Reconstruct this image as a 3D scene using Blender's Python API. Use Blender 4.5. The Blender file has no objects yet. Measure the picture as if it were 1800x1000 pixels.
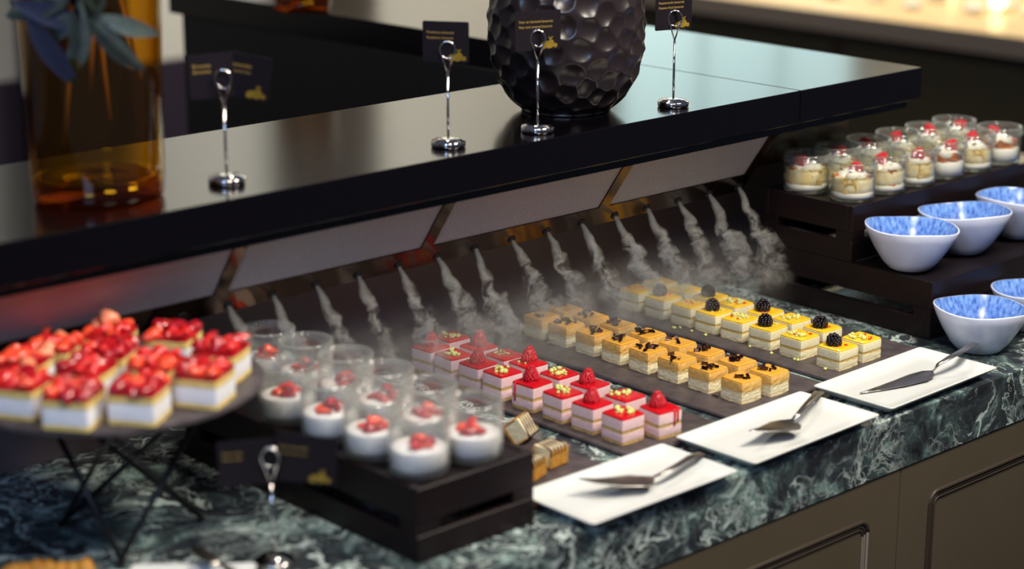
import bpy, bmesh, math, random
import numpy as np
from mathutils import Vector, Matrix
random.seed(7)
PI = math.pi
S = bpy.context.scene
COL = S.collection

# ---------------------------------------------------------------- camera, world, lights
AZ = math.radians(47.4); PITCH = math.atan2(1000, 3500.0); HC = 0.85
FH = Vector((math.cos(AZ), math.sin(AZ), 0)); RT = Vector((math.sin(AZ), -math.cos(AZ), 0))
FW = FH*math.cos(PITCH) - Vector((0, 0, 1))*math.sin(PITCH)
UP = FH*math.sin(PITCH) + Vector((0, 0, 1))*math.cos(PITCH)
CAM = Vector((0, 0, HC))
cd = bpy.data.cameras.new('camera'); co = bpy.data.objects.new('camera', cd); COL.objects.link(co)
M3 = Matrix((RT, UP, -FW)).transposed()
co.matrix_world = Matrix.Translation(CAM) @ M3.to_4x4()
cd.sensor_width = 36; cd.lens = 3500/1800*36; cd.clip_start = .05
cd.dof.use_dof = True; cd.dof.focus_distance = 2.68; cd.dof.aperture_fstop = 2.3
S.camera = co

W = bpy.data.worlds.new('world'); S.world = W; W.use_nodes = True
bg = W.node_tree.nodes['Background']; bg.inputs[0].default_value = (.62, .72, 1, 1); bg.inputs[1].default_value = .10

def area(name, loc, target, size, power, color, sy=None):
    l = bpy.data.lights.new(name, 'AREA'); l.energy = power; l.color = color; l.size = size
    if sy: l.shape = 'RECTANGLE'; l.size_y = sy
    o = bpy.data.objects.new(name, l); COL.objects.link(o); o.location = loc
    o.rotation_euler = (Vector(target)-Vector(loc)).to_track_quat('-Z', 'Y').to_euler()
    return o
area('ceiling_lamp_warm', (2.15, .72, 1.75), (1.9, 1.74, 0), .5, 46, (1, .91, .77))
area('ceiling_lamp_near', (0.95, .62, 1.75), (1.15, 1.68, .1), .5, 25, (1, .90, .78))
area('ceiling_lamp_behind', (2.0, 2.35, 1.65), (1.75, 1.5, 0), .16, 8, (1, .93, .82))
area('window_light_cool', (-0.6, .35, 1.45), (1.6, 1.7, .2), .6, 20, (.42, .6, 1))
area('ceiling_lamp_far', (5.3, 3.6, 1.5), (5.3, 3.6, 0), .8, 42, (1, .82, .55))
area('ceiling_lamp_wall', (4.2, 4.2, 2.2), (4.3, 5.5, .4), 1.0, 70, (1, .97, .9))
S.view_settings.view_transform = 'Standard'; S.view_settings.look = 'None'
S.view_settings.gamma = 1; S.view_settings.use_curve_mapping = False
S.view_settings.exposure = 0.0
cy = S.cycles
cy.use_denoising = True
cy.transparent_max_bounces = 40; cy.max_bounces = 10; cy.diffuse_bounces = 3; cy.glossy_bounces = 4
cy.volume_bounces = 0; cy.sample_clamp_indirect = 4; cy.caustics_reflective = False; cy.caustics_refractive = False
cy.volume_step_rate = .35; cy.volume_max_steps = 256

def at(x, y, z):          # the point at height z that stands at this place in the 1800x1000 frame
    r = FW + RT*((x-900)/3500) - UP*((y-500)/3500)
    return CAM + r*((z-HC)/r.z)

# ---------------------------------------------------------------- materials
def lin(c):
    return tuple(((v/255)/12.92 if v/255 <= .04045 else ((v/255+.055)/1.055)**2.4) for v in c) + (1,)
class NT:
    def __init__(s, m): s.t = m.node_tree; s.n = s.t.nodes; s.l = s.t.links
    def new(s, ty, **kw):
        n = s.n.new(ty)
        for k, v in kw.items():
            if k.startswith('i_'): n.inputs[k[2:].replace('_', ' ')].default_value = v
            else: setattr(n, k, v)
        return n
    def link(s, a, b): s.l.new(a, b)
    def ramp(s, fac, stops):
        r = s.new('ShaderNodeValToRGB'); e = r.color_ramp.elements
        while len(e) < len(stops): e.new(.5)
        for el, (p, c) in zip(e, stops): el.position = p; el.color = c
        s.link(fac, r.inputs[0]); return r.outputs[0]
MATS = {}
def mat(name, c, rough=.5, metal=0, c2=None, scale=60, bump=0, bscale=None, coat=0, sss=0, spec=None, emit=0, detail=3, mix=(.35, .65)):
    if name in MATS: return MATS[name]
    m = bpy.data.materials.new(name); m.use_nodes = True; t = NT(m); b = t.n['Principled BSDF']
    b.inputs['Base Color'].default_value = lin(c); b.inputs['Roughness'].default_value = rough; b.inputs['Metallic'].default_value = metal
    if spec is not None: b.inputs['Specular IOR Level'].default_value = spec
    if coat: b.inputs['Coat Weight'].default_value = coat; b.inputs['Coat Roughness'].default_value = .06
    if sss:
        b.inputs['Subsurface Weight'].default_value = sss; b.inputs['Subsurface Radius'].default_value = (1, .6, .4); b.inputs['Subsurface Scale'].default_value = .003
    if emit: b.inputs['Emission Color'].default_value = lin(c); b.inputs['Emission Strength'].default_value = emit
    tc = t.new('ShaderNodeTexCoord')
    if c2:
        n = t.new('ShaderNodeTexNoise'); n.inputs['Scale'].default_value = scale; n.inputs['Detail'].default_value = detail
        t.link(tc.outputs['Object'], n.inputs['Vector'])
        t.link(t.ramp(n.outputs[0], [(mix[0], lin(c)), (mix[1], lin(c2))]), b.inputs['Base Color'])
    if bump:
        n2 = t.new('ShaderNodeTexNoise'); n2.inputs['Scale'].default_value = bscale or scale; n2.inputs['Detail'].default_value = 4
        t.link(tc.outputs['Object'], n2.inputs['Vector'])
        bp = t.new('ShaderNodeBump'); bp.inputs['Strength'].default_value = bump; bp.inputs['Distance'].default_value = .002
        t.link(n2.outputs[0], bp.inputs['Height']); t.link(bp.outputs[0], b.inputs['Normal'])
    MATS[name] = m; return m

def marble():
    m = bpy.data.materials.new('green_marble'); m.use_nodes = True; t = NT(m); b = t.n['Principled BSDF']
    tc = t.new('ShaderNodeTexCoord')
    w = t.new('ShaderNodeTexNoise', i_Scale=9.0, i_Detail=5.0); t.link(tc.outputs['Object'], w.inputs['Vector'])
    wm = t.new('ShaderNodeVectorMath', operation='MULTIPLY_ADD'); wm.inputs[1].default_value = (.13, .13, .13)
    t.link(w.outputs['Color'], wm.inputs[0]); t.link(tc.outputs['Object'], wm.inputs[2])
    base = t.new('ShaderNodeTexNoise', i_Scale=15.0, i_Detail=9.0, i_Roughness=.66, i_Distortion=.9); t.link(wm.outputs[0], base.inputs['Vector'])
    bc = t.ramp(base.outputs[0], [(.34, lin((27, 29, 34))), (.46, lin((48, 53, 57))), (.545, lin((66, 79, 80))), (.61, lin((104, 128, 123))), (.69, lin((176, 196, 189)))])
    def vein(sc, th, seed, m0, m1):
        a = t.new('ShaderNodeVectorMath', operation='ADD'); a.inputs[1].default_value = (seed, seed*.7, seed*1.3); t.link(wm.outputs[0], a.inputs[0])
        v = t.new('ShaderNodeTexNoise', i_Scale=sc, i_Detail=5.0, i_Roughness=.55, i_Distortion=1.2); t.link(a.outputs[0], v.inputs['Vector'])
        ab = t.new('ShaderNodeMath', operation='SUBTRACT'); ab.inputs[1].default_value = .5; t.link(v.outputs[0], ab.inputs[0])
        ab2 = t.new('ShaderNodeMath', operation='ABSOLUTE'); t.link(ab.outputs[0], ab2.inputs[0])
        msk = t.new('ShaderNodeTexNoise', i_Scale=6.0, i_Detail=3.0); t.link(a.outputs[0], msk.inputs['Vector'])
        r = t.ramp(ab2.outputs[0], [(0, (1, 1, 1, 1)), (th, (0, 0, 0, 1))]); r2 = t.ramp(msk.outputs[0], [(m0, (0, 0, 0, 1)), (m1, (1, 1, 1, 1))])
        mu = t.new('ShaderNodeMath', operation='MULTIPLY'); t.link(r, mu.inputs[0]); t.link(r2, mu.inputs[1]); return mu.outputs[0]
    mx0 = t.new('ShaderNodeMath', operation='MAXIMUM'); t.link(vein(7, .020, 0, .42, .56), mx0.inputs[0]); t.link(vein(15, .024, 4.1, .46, .60), mx0.inputs[1])
    mx = t.new('ShaderNodeMath', operation='MAXIMUM'); t.link(mx0.outputs[0], mx.inputs[0]); t.link(vein(34, .034, 9.3, .50, .64), mx.inputs[1])
    mixc = t.new('ShaderNodeMixRGB'); t.link(mx.outputs[0], mixc.inputs[0]); t.link(bc, mixc.inputs[1]); mixc.inputs[2].default_value = lin((208, 224, 217))
    t.link(mixc.outputs[0], b.inputs['Base Color']); b.inputs['Roughness'].default_value = .22
    return m
def glass(name, tint, edge, strength=.9, rough=.03, haze=0):
    m = bpy.data.materials.new(name); m.use_nodes = True; t = NT(m); t.n.remove(t.n['Principled BSDF'])
    out = t.n['Material Output']
    lw = t.new('ShaderNodeLayerWeight'); lw.inputs[0].default_value = .5
    p = t.new('ShaderNodeMath', operation='POWER'); p.inputs[1].default_value = 4; t.link(lw.outputs['Facing'], p.inputs[0])
    f = t.new('ShaderNodeMath', operation='MULTIPLY_ADD'); f.inputs[1].default_value = strength; f.inputs[2].default_value = .05; t.link(p.outputs[0], f.inputs[0])
    p2 = t.new('ShaderNodeMath', operation='POWER'); p2.inputs[1].default_value = 2.5; t.link(lw.outputs['Facing'], p2.inputs[0])
    mc = t.new('ShaderNodeMixRGB'); mc.inputs[1].default_value = tint; mc.inputs[2].default_value = edge; t.link(p2.outputs[0], mc.inputs[0])
    tr = t.new('ShaderNodeBsdfTransparent'); t.link(mc.outputs[0], tr.inputs[0])
    gl = t.new('ShaderNodeBsdfGlossy'); gl.inputs['Roughness'].default_value = rough
    ms = t.new('ShaderNodeMixShader'); t.link(f.outputs[0], ms.inputs[0]); t.link(tr.outputs[0], ms.inputs[1]); t.link(gl.outputs[0], ms.inputs[2])
    if haze:      # pale diffuse mix painting in the light caught by the glass walls
        df = t.new('ShaderNodeBsdfTranslucent'); df.inputs[0].default_value = (.95, .96, .95, 1); dd_ = t.new('ShaderNodeBsdfDiffuse'); dd_.inputs[0].default_value = (.95, .96, .95, 1)
        mh = t.new('ShaderNodeMixShader'); t.link(df.outputs[0], mh.inputs[1]); t.link(dd_.outputs[0], mh.inputs[2])
        hf = t.new('ShaderNodeMath', operation='MULTIPLY_ADD'); hf.inputs[1].default_value = haze*5; hf.inputs[2].default_value = haze; t.link(p2.outputs[0], hf.inputs[0])
        m2 = t.new('ShaderNodeMixShader'); t.link(hf.outputs[0], m2.inputs[0]); t.link(ms.outputs[0], m2.inputs[1]); t.link(mh.outputs[0], m2.inputs[2]); ms = m2
    t.link(ms.outputs[0], out.inputs[0]); return m
def steam_mat(name, dens, L=None, c0=.004, slope=.2, scale=60, lo=.42, hi=.62):
    m = bpy.data.materials.new(name); m.use_nodes = True; t = NT(m); t.n.remove(t.n['Principled BSDF']); out = t.n['Material Output']
    tc = t.new('ShaderNodeTexCoord'); oi = t.new('ShaderNodeObjectInfo')
    off = t.new('ShaderNodeMath', operation='MULTIPLY'); off.inputs[1].default_value = 37; t.link(oi.outputs['Random'], off.inputs[0])
    w = t.new('ShaderNodeTexNoise', noise_dimensions='4D', i_Scale=scale*.55, i_Detail=2.0); t.link(tc.outputs['Object'], w.inputs['Vector']); t.link(off.outputs[0], w.inputs['W'])
    wc = t.new('ShaderNodeVectorMath', operation='SUBTRACT'); wc.inputs[1].default_value = (.5, .5, .5); t.link(w.outputs['Color'], wc.inputs[0])
    sp = t.new('ShaderNodeSeparateXYZ'); t.link(tc.outputs['Object'], sp.inputs[0])
    amp = t.new('ShaderNodeMath', operation='MULTIPLY_ADD'); amp.inputs[1].default_value = .62 if L else 0; amp.inputs[2].default_value = 0 if L else .05
    t.link(sp.outputs['Z'], amp.inputs[0])
    sc = t.new('ShaderNodeVectorMath', operation='SCALE'); t.link(wc.outputs[0], sc.inputs[0]); t.link(amp.outputs[0], sc.inputs['Scale'])
    ad = t.new('ShaderNodeVectorMath', operation='ADD'); t.link(tc.outputs['Object'], ad.inputs[0]); t.link(sc.outputs[0], ad.inputs[1])
    n = t.new('ShaderNodeTexNoise', noise_dimensions='4D', i_Scale=scale, i_Detail=4.0, i_Roughness=.6, i_Distortion=.8); t.link(ad.outputs[0], n.inputs['Vector']); t.link(off.outputs[0], n.inputs['W'])
    d = t.ramp(n.outputs[0], [(lo, (0, 0, 0, 1)), (hi, (1, 1, 1, 1))])
    def math_(op, a, b):
        q = t.new('ShaderNodeMath', operation=op)
        for i, v in enumerate((a, b)):
            if isinstance(v, (int, float)): q.inputs[i].default_value = v
            else: t.link(v, q.inputs[i])
        return q.outputs[0]
    if L:
        s2 = t.new('ShaderNodeSeparateXYZ'); t.link(ad.outputs[0], s2.inputs[0])
        r = math_('SQRT', math_('ADD', math_('MULTIPLY', s2.outputs[0], s2.outputs[0]), math_('MULTIPLY', s2.outputs[1], s2.outputs[1])), 0)
        R = math_('ADD', math_('MULTIPLY', sp.outputs['Z'], slope), c0)
        fall = math_('MAXIMUM', math_('SUBTRACT', 1.0, math_('DIVIDE', r, R)), 0.0)
        fall = math_('POWER', fall, .8)
        u = math_('DIVIDE', sp.outputs['Z'], L)
        end = math_('MINIMUM', math_('MULTIPLY', math_('MAXIMUM', math_('SUBTRACT', 1.0, u), 0.0), 2.2), 1.0)
        core = math_('MAXIMUM', d, math_('SUBTRACT', 1.0, math_('MULTIPLY', u, 3.5)))
        thick = math_('DIVIDE', .012, math_('ADD', math_('MULTIPLY', sp.outputs['Z'], .25), .012))
        dens_o = math_('MULTIPLY', math_('MULTIPLY', math_('MULTIPLY', core, fall), math_('MULTIPLY', end, thick)), dens)
    else:
        # fades out towards every side of its box (half sizes .5)
        g = t.new('ShaderNodeVectorMath', operation='ABSOLUTE'); t.link(tc.outputs['Generated'], g.inputs[0])
        g2 = t.new('ShaderNodeSeparateXYZ'); t.link(tc.outputs['Generated'], g2.inputs[0])
        f = None
        for ax in range(3):
            v = g2.outputs[ax]
            e = math_('MINIMUM', math_('MULTIPLY', math_('MINIMUM', v, math_('SUBTRACT', 1.0, v)) if ax < 2 else math_('SUBTRACT', 1.0, v), 4.5 if ax == 1 else (9 if ax == 0 else 1.6)), 1.0)
            f = e if f is None else math_('MULTIPLY', f, e)
        dens_o = math_('MULTIPLY', math_('MULTIPLY', f, math_('ADD', math_('MULTIPLY', d, .85), .15)), dens)
    v = t.new('ShaderNodeVolumeScatter'); v.inputs['Color'].default_value = (.99, .91, .79, 1); v.inputs['Anisotropy'].default_value = .1
    t.link(dens_o, v.inputs['Density']); t.link(v.outputs[0], out.inputs['Volume']); return m

MARBLE = marble()
BLACK = mat('black_gloss_lacquer', (6, 4, 7), .16, spec=.36)
BLACKMATT = mat('black_paint', (9, 7, 10), .5)
CRATE = mat('black_stained_wood', (19, 11, 14), .42, c2=(27, 16, 17), scale=14, bump=.15, bscale=90, spec=.3)
CRATEIN = mat('black_stained_board', (20, 14, 17), .4, bump=.1, bscale=120)
BRONZE = mat('dark_bronze_mirror', (88, 66, 52), .12, 1)
FROST = mat('frosted_light_panel', (176, 174, 178), .45, c2=(164, 162, 168), scale=300, bump=.2, bscale=500)
WALLIN = mat('dark_mauve_board', (94, 82, 88), .35, c2=(84, 72, 78), scale=8)
SLATE = mat('slate_stone', (62, 55, 58), .5, c2=(78, 70, 72), scale=50, bump=.5, bscale=160)
CABINET = mat('olive_brown_paint', (86, 77, 61), .42, c2=(82, 73, 57), scale=6)
MOULD = mat('groove_shade_olive', (52, 43, 33), .5)  # groove shade put into a darker olive than the door paint
CHROME = mat('polished_chrome', (225, 220, 218), .08, 1)
STEEL = mat('brushed_steel', (186, 180, 174), .3, 1)
PORCELAIN = mat('white_porcelain', (212, 215, 212), .16, coat=.3)
BOWLOUT = mat('white_stoneware', (218, 223, 240), .22, c2=(208, 214, 236), scale=30)
GLASS = glass('clear_glass', (.99, .995, .99, 1), (.72, .78, .74, 1), .95, .03, .018)
GLASSHAZY = glass('light_haze_glass', (.99, .99, .985, 1), (.8, .82, .8, 1), .95, .05, .055)
AMBER = glass('amber_glass', (.91, .74, .17, 1), (.58, .28, .04, 1), .8)
AMBERTHICK = glass('amber_glass_thick', (.70, .30, .03, 1), (.40, .10, .01, 1), .8)
GOLD = mat('gold_print', (156, 128, 62), .4)
GOLDBRIGHT = mat('gold_print_fruit', (176, 148, 52), .4)
CARD = mat('aubergine_card', (17, 9, 18), .6, spec=.25)

# ---------------------------------------------------------------- mesh helpers
def fin(bm, name, m, smooth=False, recalc=True):
    if recalc: bmesh.ops.recalc_face_normals(bm, faces=bm.faces)
    me = bpy.data.meshes.new(name); bm.to_mesh(me); bm.free()
    if smooth: me.polygons.foreach_set('use_smooth', [True]*len(me.polygons))
    for x in (m if isinstance(m, (list, tuple)) else [m]): me.materials.append(x)
    return me
def put(name, me, parent=None, loc=(0, 0, 0), rot=(0, 0, 0), scale=(1, 1, 1)):
    o = bpy.data.objects.new(name, me); COL.objects.link(o); o.location = loc; o.rotation_euler = rot; o.scale = scale
    if parent: o.parent = parent
    return o
def thing(name, label, cat, loc=(0, 0, 0), rz=0, group=None, me=None):
    o = bpy.data.objects.new(name, me); COL.objects.link(o); o.location = loc; o.rotation_euler = (0, 0, rz)
    o['label'] = label; o['category'] = cat
    if group: o['group'] = group
    return o
def structure(name, me, loc=(0, 0, 0)):
    o = put(name, me, None, loc); o['kind'] = 'structure'; return o
def add_box(bm, x0, x1, y0, y1, z0, z1, bev=0, seg=2):
    r = bmesh.ops.create_cube(bm, size=1)
    for v in r['verts']:
        v.co = Vector(((x0+x1)/2+v.co.x*(x1-x0), (y0+y1)/2+v.co.y*(y1-y0), (z0+z1)/2+v.co.z*(z1-z0)))
    if bev:
        es = list({e for v in r['verts'] for e in v.link_edges})
        bmesh.ops.bevel(bm, geom=es, offset=bev, segments=seg, profile=.6, affect='EDGES')
def box(name, m, x0, x1, y0, y1, z0, z1, bev=0, seg=2):
    bm = bmesh.new(); add_box(bm, x0, x1, y0, y1, z0, z1, bev, seg); return fin(bm, name, m)
def add_lathe(bm, prof, n=48, close_top=False, close_bot=False, fn=None):
    rings = []
    for r, z in prof:
        ring = []
        for i in range(n):
            a = 2*PI*i/n; x, y, zz = r*math.cos(a), r*math.sin(a), z
            if fn: x, y, zz = fn(x, y, zz, a)
            ring.append(bm.verts.new((x, y, zz)))
        rings.append(ring)
    for a, b in zip(rings, rings[1:]):
        for i in range(n): bm.faces.new((a[i], a[(i+1) % n], b[(i+1) % n], b[i]))
    if close_bot: bm.faces.new(rings[0][::-1])
    if close_top: bm.faces.new(rings[-1])
    return rings
def lathe(name, m, prof, n=48, close_top=False, close_bot=False, fn=None, smooth=True):
    bm = bmesh.new(); add_lathe(bm, prof, n, close_top, close_bot, fn); return fin(bm, name, m, smooth)
def add_tube(bm, pts, r, n=8, caps=True):
    pts = [Vector(p) for p in pts]; rings = []
    rr = r if isinstance(r, (list, tuple)) else [r]*len(pts)
    prev = None
    for i, p in enumerate(pts):
        d = (pts[min(i+1, len(pts)-1)] - pts[max(i-1, 0)]).normalized()
        if prev is None:
            u = d.cross(Vector((0, 0, 1)));
            if u.length < .01: u = d.cross(Vector((1, 0, 0)))
        else: u = prev - d*prev.dot(d)
        u.normalize(); prev = u; v = d.cross(u)
        rings.append([bm.verts.new(p + (u*math.cos(2*PI*k/n)+v*math.sin(2*PI*k/n))*rr[i]) for k in range(n)])
    for a, b in zip(rings, rings[1:]):
        for k in range(n): bm.faces.new((a[k], a[(k+1) % n], b[(k+1) % n], b[k]))
    if caps: bm.faces.new(rings[0][::-1]); bm.faces.new(rings[-1])
def tube(name, m, pts, r, n=8):
    bm = bmesh.new(); add_tube(bm, pts, r, n); return fin(bm, name, m, True)
def rrect(w, h, r, n=5):
    out = []
    for cx, cy_, a0 in ((w/2-r, h/2-r, 0), (-w/2+r, h/2-r, PI/2), (-w/2+r, -h/2+r, PI), (w/2-r, -h/2+r, 3*PI/2)):
        for i in range(n+1):
            a = a0+PI/2*i/n; out.append((cx+r*math.cos(a), cy_+r*math.sin(a)))
    return out
def loft(bm, loops, cap0=True, cap1=True):
    L = [[bm.verts.new(p) for p in lp] for lp in loops]; n = len(L[0])
    for a, b in zip(L, L[1:]):
        for k in range(n): bm.faces.new((a[k], a[(k+1) % n], b[(k+1) % n], b[k]))
    if cap0: bm.faces.new(L[0][::-1])
    if cap1: bm.faces.new(L[-1])
def hsh(*a):
    v = math.sin(sum(x*k for x, k in zip(a, (127.1, 311.7, 74.7, 53.3))))*43758.5453
    return v-math.floor(v)
from mathutils import noise as mnoise
def layer_mesh(name, m, sx, sy, z0, z1, amp, seed, bulge=0, topdome=0, rnd=.0015):
    """a slab of cake: rounded block with crumbly or smooth sides"""
    nx, nz = 9, 3; bm = bmesh.new()
    pts = []
    for i in range(4):
        for k in range(nx):
            u = k/nx
            c = [(-1, -1), (1, -1), (1, 1), (-1, 1), (-1, -1)]
            pts.append((c[i][0]*(1-u)+c[i+1][0]*u, c[i][1]*(1-u)+c[i+1][1]*u))
    loops = []
    for q in range(nz+1):
        t = q/nz; z = z0+(z1-z0)*t; lp = []
        for (a, b) in pts:
            x, y = a*sx/2, b*sy/2
            # soft corners
            l = max(abs(a), abs(b)); cr = min(abs(a), abs(b))
            k = 1 - .035*max(0, (cr-.75)/.25)
            n_ = mnoise.noise(Vector((x*150+seed*9, y*150, z*220)))*amp + mnoise.noise(Vector((x*500+seed, y*500, z*500)))*amp*.5
            e = bulge*math.sin(PI*t) + n_
            s = k*(1+e/(sx/2))
            lp.append((x*s, y*s, z))
        loops.append(lp)
    # rounded upper lip then inset top
    loops.append([(x*(1-rnd/(sx/2)), y*(1-rnd/(sy/2)), z1+min(rnd, .0012)*.7) for x, y, _ in loops[-1]])
    loft(bm, loops)
    return fin(bm, name, m, False)
def blob_bm(bm, c, r, seed, sub=1, squash=(1, 1, 1), amp=.35):
    rr = bmesh.ops.create_icosphere(bm, subdivisions=sub, radius=1)
    for v in rr['verts']:
        k = 1+amp*mnoise.noise(v.co*1.7+Vector((seed*3.1, seed, -seed)))
        v.co = Vector((c[0]+v.co.x*r*k*squash[0], c[1]+v.co.y*r*k*squash[1], c[2]+v.co.z*r*k*squash[2]))

# ---------------------------------------------------------------- room shell
floor_m = mat('dark_floor', (42, 34, 32), .5)
structure('floor', box('floor', floor_m, -1, 8, -.5, 5.6, -.95, -.9))
WALLPALE = mat('pale_grey_wall', (205, 203, 192), .7)
DADO = mat('dark_plum_dado', (40, 30, 46), .5)
structure('wall_back', box('wall_back', WALLPALE, -1, 8, 5.5, 5.6, -.9, 3))
structure('baseboard_back', box('baseboard_back', DADO, -1, 8, 5.47, 5.5, -.9, -.227))
structure('wall_right', box('wall_right', WALLPALE, 7.5, 7.6, -.5, 5.5, -.9, 3))
structure('trim_1', box('trim_1', mat('dark_brown_post', (38, 28, 20), .4), 3.95, 4.3, 5.36, 5.47, -.9, 3))
structure('trim_2', box('trim_2', mat('near_black_panel', (14, 11, 16), .5), 2.98, 3.33, 5.40, 5.47, -.9, 3))
w1 = structure('added_window', box('added_window_frame', mat('added_frame_grey', (120, 125, 125), .5), 5.55, 7.1, 5.455, 5.5, .6, 2.3))
GLOW_PANE = mat('added_glow_pane', (196, 228, 230), .3, emit=1.9)  # unseen glowing panes, added to give the black shelf its teal reflection
for k in range(3): put('pane', box('pane', GLOW_PANE, 5.6+k*.5, 6.05+k*.5, 5.44, 5.456, .65, 2.25), w1)

# far counter
fc = thing('far_counter', 'far pale-topped serving counter with dark front behind the black shelf', 'counter')
FARTOP = mat('pale_stone_top', (206, 178, 132), .3)
put('top_slab', box('top_slab', FARTOP, 4.72, 6.2, .8, 5.3, -.058, 0, .006), fc)
put('edge_band', box('edge_band', mat('taupe_stone_edge', (104, 94, 86), .4), 4.712, 4.72, .8, 5.3, -.058, -.002), fc)
FARCAB = mat('dark_brown_cabinet', (40, 31, 24), .5)
put('cabinet_body', box('cabinet_body', FARCAB, 4.78, 6.1, .85, 5.25, -.9, -.058), fc)
for k in range(6): put('panel', box('panel', mat('dark_olive_panel', (44, 40, 26), .5), 4.765, 4.78, .95+k*.7, 1.6+k*.7, -.85, -.1, .004), fc)

# ---------------------------------------------------------------- marble counter and cabinet
ct = thing('marble_counter', 'green marble buffet counter with white veins and a thick front edge', 'counter')
put('slab', box('slab', MARBLE, .2, 1.3715, 1.416, 2.06, -.0755, 0, .0015, 1), ct)
put('slab', box('slab', MARBLE, 1.3722, 3.3, 1.416, 2.06, -.0755, 0, .0015, 1), ct)
cb = thing('counter_cabinet', 'olive-brown cabinet with moulded panels under the marble counter', 'cabinet')
put('carcass', box('carcass', CABINET, .2, 3.3, 1.445, 2.0, -.9, -.0757), cb)
def door_panel(x0, x1):
    p = put('door_panel', box('door_panel', CABINET, x0, x1, 1.418, 1.4448, -.89, -.0765, .0012, 1), cb)
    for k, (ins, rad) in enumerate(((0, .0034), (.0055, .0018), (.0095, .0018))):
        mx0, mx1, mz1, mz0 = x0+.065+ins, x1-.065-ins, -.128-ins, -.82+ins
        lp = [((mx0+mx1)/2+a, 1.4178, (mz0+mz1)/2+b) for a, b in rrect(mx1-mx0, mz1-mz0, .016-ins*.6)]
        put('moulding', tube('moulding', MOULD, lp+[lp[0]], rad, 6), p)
door_panel(.79, 1.378); door_panel(1.3795, 1.9803); door_panel(1.9818, 2.58); door_panel(2.5815, 3.18)

# ---------------------------------------------------------------- raised black shelf
sh = thing('raised_shelf', 'glossy black raised shelf running behind the cakes and turning a corner', 'shelf')
def board(name, poly):
    bm = bmesh.new(); loft(bm, [[(x, y, z) for x, y in poly] for z in (.2925, .34)])
    bmesh.ops.bevel(bm, geom=bm.edges[:], offset=.0012, segments=1, affect='EDGES'); put(name, fin(bm, name, BLACK), sh)
board('front_board', [(.2, 1.772), (2.1843, 1.772), (2.1739, 2.10), (.2, 2.10)])
board('return_board', [(2.1855, 1.772), (2.4706, 1.772), (2.4706, 3.312), (2.136, 3.312)])
put('return_core', box('return_core', BLACKMATT, 2.152, 2.452, 2.1, 3.29, -.9, .2924), sh)
put('front_core', box('front_core', BLACKMATT, .2, 2.46, 2.062, 2.092, -.9, .2924), sh)
put('back_board', box('back_board', WALLIN, .2, 2.46, 2.0, 2.06, .0005, .2924), sh)
put('corner_apron', box('corner_apron', mat('dark_walnut_apron', (34, 22, 18), .25), 2.19, 2.455, 1.892, 1.999, .20, .2924, .004), sh)
put('under_rail', box('under_rail', BLACK, .2, 2.455, 1.786, 1.80, .279, .2924), sh)
# inclined fascia: Y = 1.80 + .7*(.279 - z)
def fasc(z): return 1.80+.7*(.279-z)
NRM = Vector((0, -1, -.7)).normalized()
def incl(name, m, x0, x1, z0, z1, d0, d1):
    """a slab lying in the inclined fascia, from depth d0 (behind) to d1 (proud)"""
    bm = bmesh.new(); lps = []
    for d in (d0, d1):
        lps.append([(x, fasc(z)+NRM.y*d, z+NRM.z*d) for x, z in ((x0, z0), (x1, z0), (x1, z1), (x0, z1))])
    loft(bm, lps); return fin(bm, name, m)
put('fascia_board', incl('fascia_board', BLACKMATT, .2, 2.178, .178, .279, -.012, -.004), sh)
put('top_strip', incl('top_strip', BRONZE, .2, 2.178, .2735, .279, -.004, 0), sh)
put('vent_strip', incl('vent_strip', BRONZE, .2, 2.178, .179, .209, -.004, 0), sh)
xs = [.3-.011, .614, .928, 1.2435, 1.555, 1.869, 2.168]
for x in xs: put('muntin', incl('muntin', BRONZE, x-.0095, x+.0095, .209, .2735, -.004, .0005), sh)
for a, b in zip(xs, xs[1:]):
    put('light_panel', incl('light_panel', FROST, a+.0095, b-.0095, .209, .2735, -.004, -.0015), sh)
bm = bmesh.new(); add_lathe(bm, [(.0042, -.002), (.0042, .0016), (.0062, .0016), (.0062, -.002)], 16); VENT = fin(bm, 'vent', BLACKMATT, True)
q = NRM.to_track_quat('Z', 'Y')
VX = [1.2634+.0642*k for k in range(-3, 15)]
for x in VX:
    o = put('vent', VENT, sh, (x, fasc(.1885), .1885)); o.rotation_euler = q.to_euler()
    o2 = put('vent_hole', lathe('vent_hole', mat('vent_dark', (4, 4, 5), .6), [(0, .0004), (.0042, .0004)], 12), sh, (x, fasc(.1885), .1885)); o2.rotation_euler = q.to_euler()

# ---------------------------------------------------------------- crates (slatted risers)
def crate(label, x0, x1, y0, y1, z0, h, group=None):
    """slats along each side with a slot between them, corner blocks and a recessed top board"""
    t = thing('display_crate', label, 'crate', (x0, y0, z0), 0, group)
    w, d = x1-x0, y1-y0; th = .010; a, b = h*.36, h*.53
    P_ = lambda n, *q, bev=.0008: put(n, box(n, CRATE, *q, bev, 1), t)
    for (s0, s1) in ((0, a), (b, h)):
        P_('slat', 0, w, 0, th, s0, s1); P_('slat', 0, w, d-th, d, s0, s1)
        P_('slat', 0, th, th, d-th, s0, s1); P_('slat', w-th, w, th, d-th, s0, s1)
    for cx in (0, w):
        for cy2 in (0, d):
            sx = 1 if cx == 0 else -1; sy = 1 if cy2 == 0 else -1
            xs_ = sorted((cx+sx*.0006, cx+sx*.03)); ys_ = sorted((cy2+sy*.0006, cy2+sy*.03))
            P_('corner_block', xs_[0], xs_[1], ys_[0], ys_[1], a+.0001, b-.0001, bev=0)
    put('top_board', box('top_board', CRATEIN, th+.0003, w-th-.0003, th+.0003, d-th-.0003, h-.012, h-.0015), t)
    return t
crate('black slatted crate carrying the panna cotta jars', 1.2235, 1.389, 1.475, 1.905, 0, .083)
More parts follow.
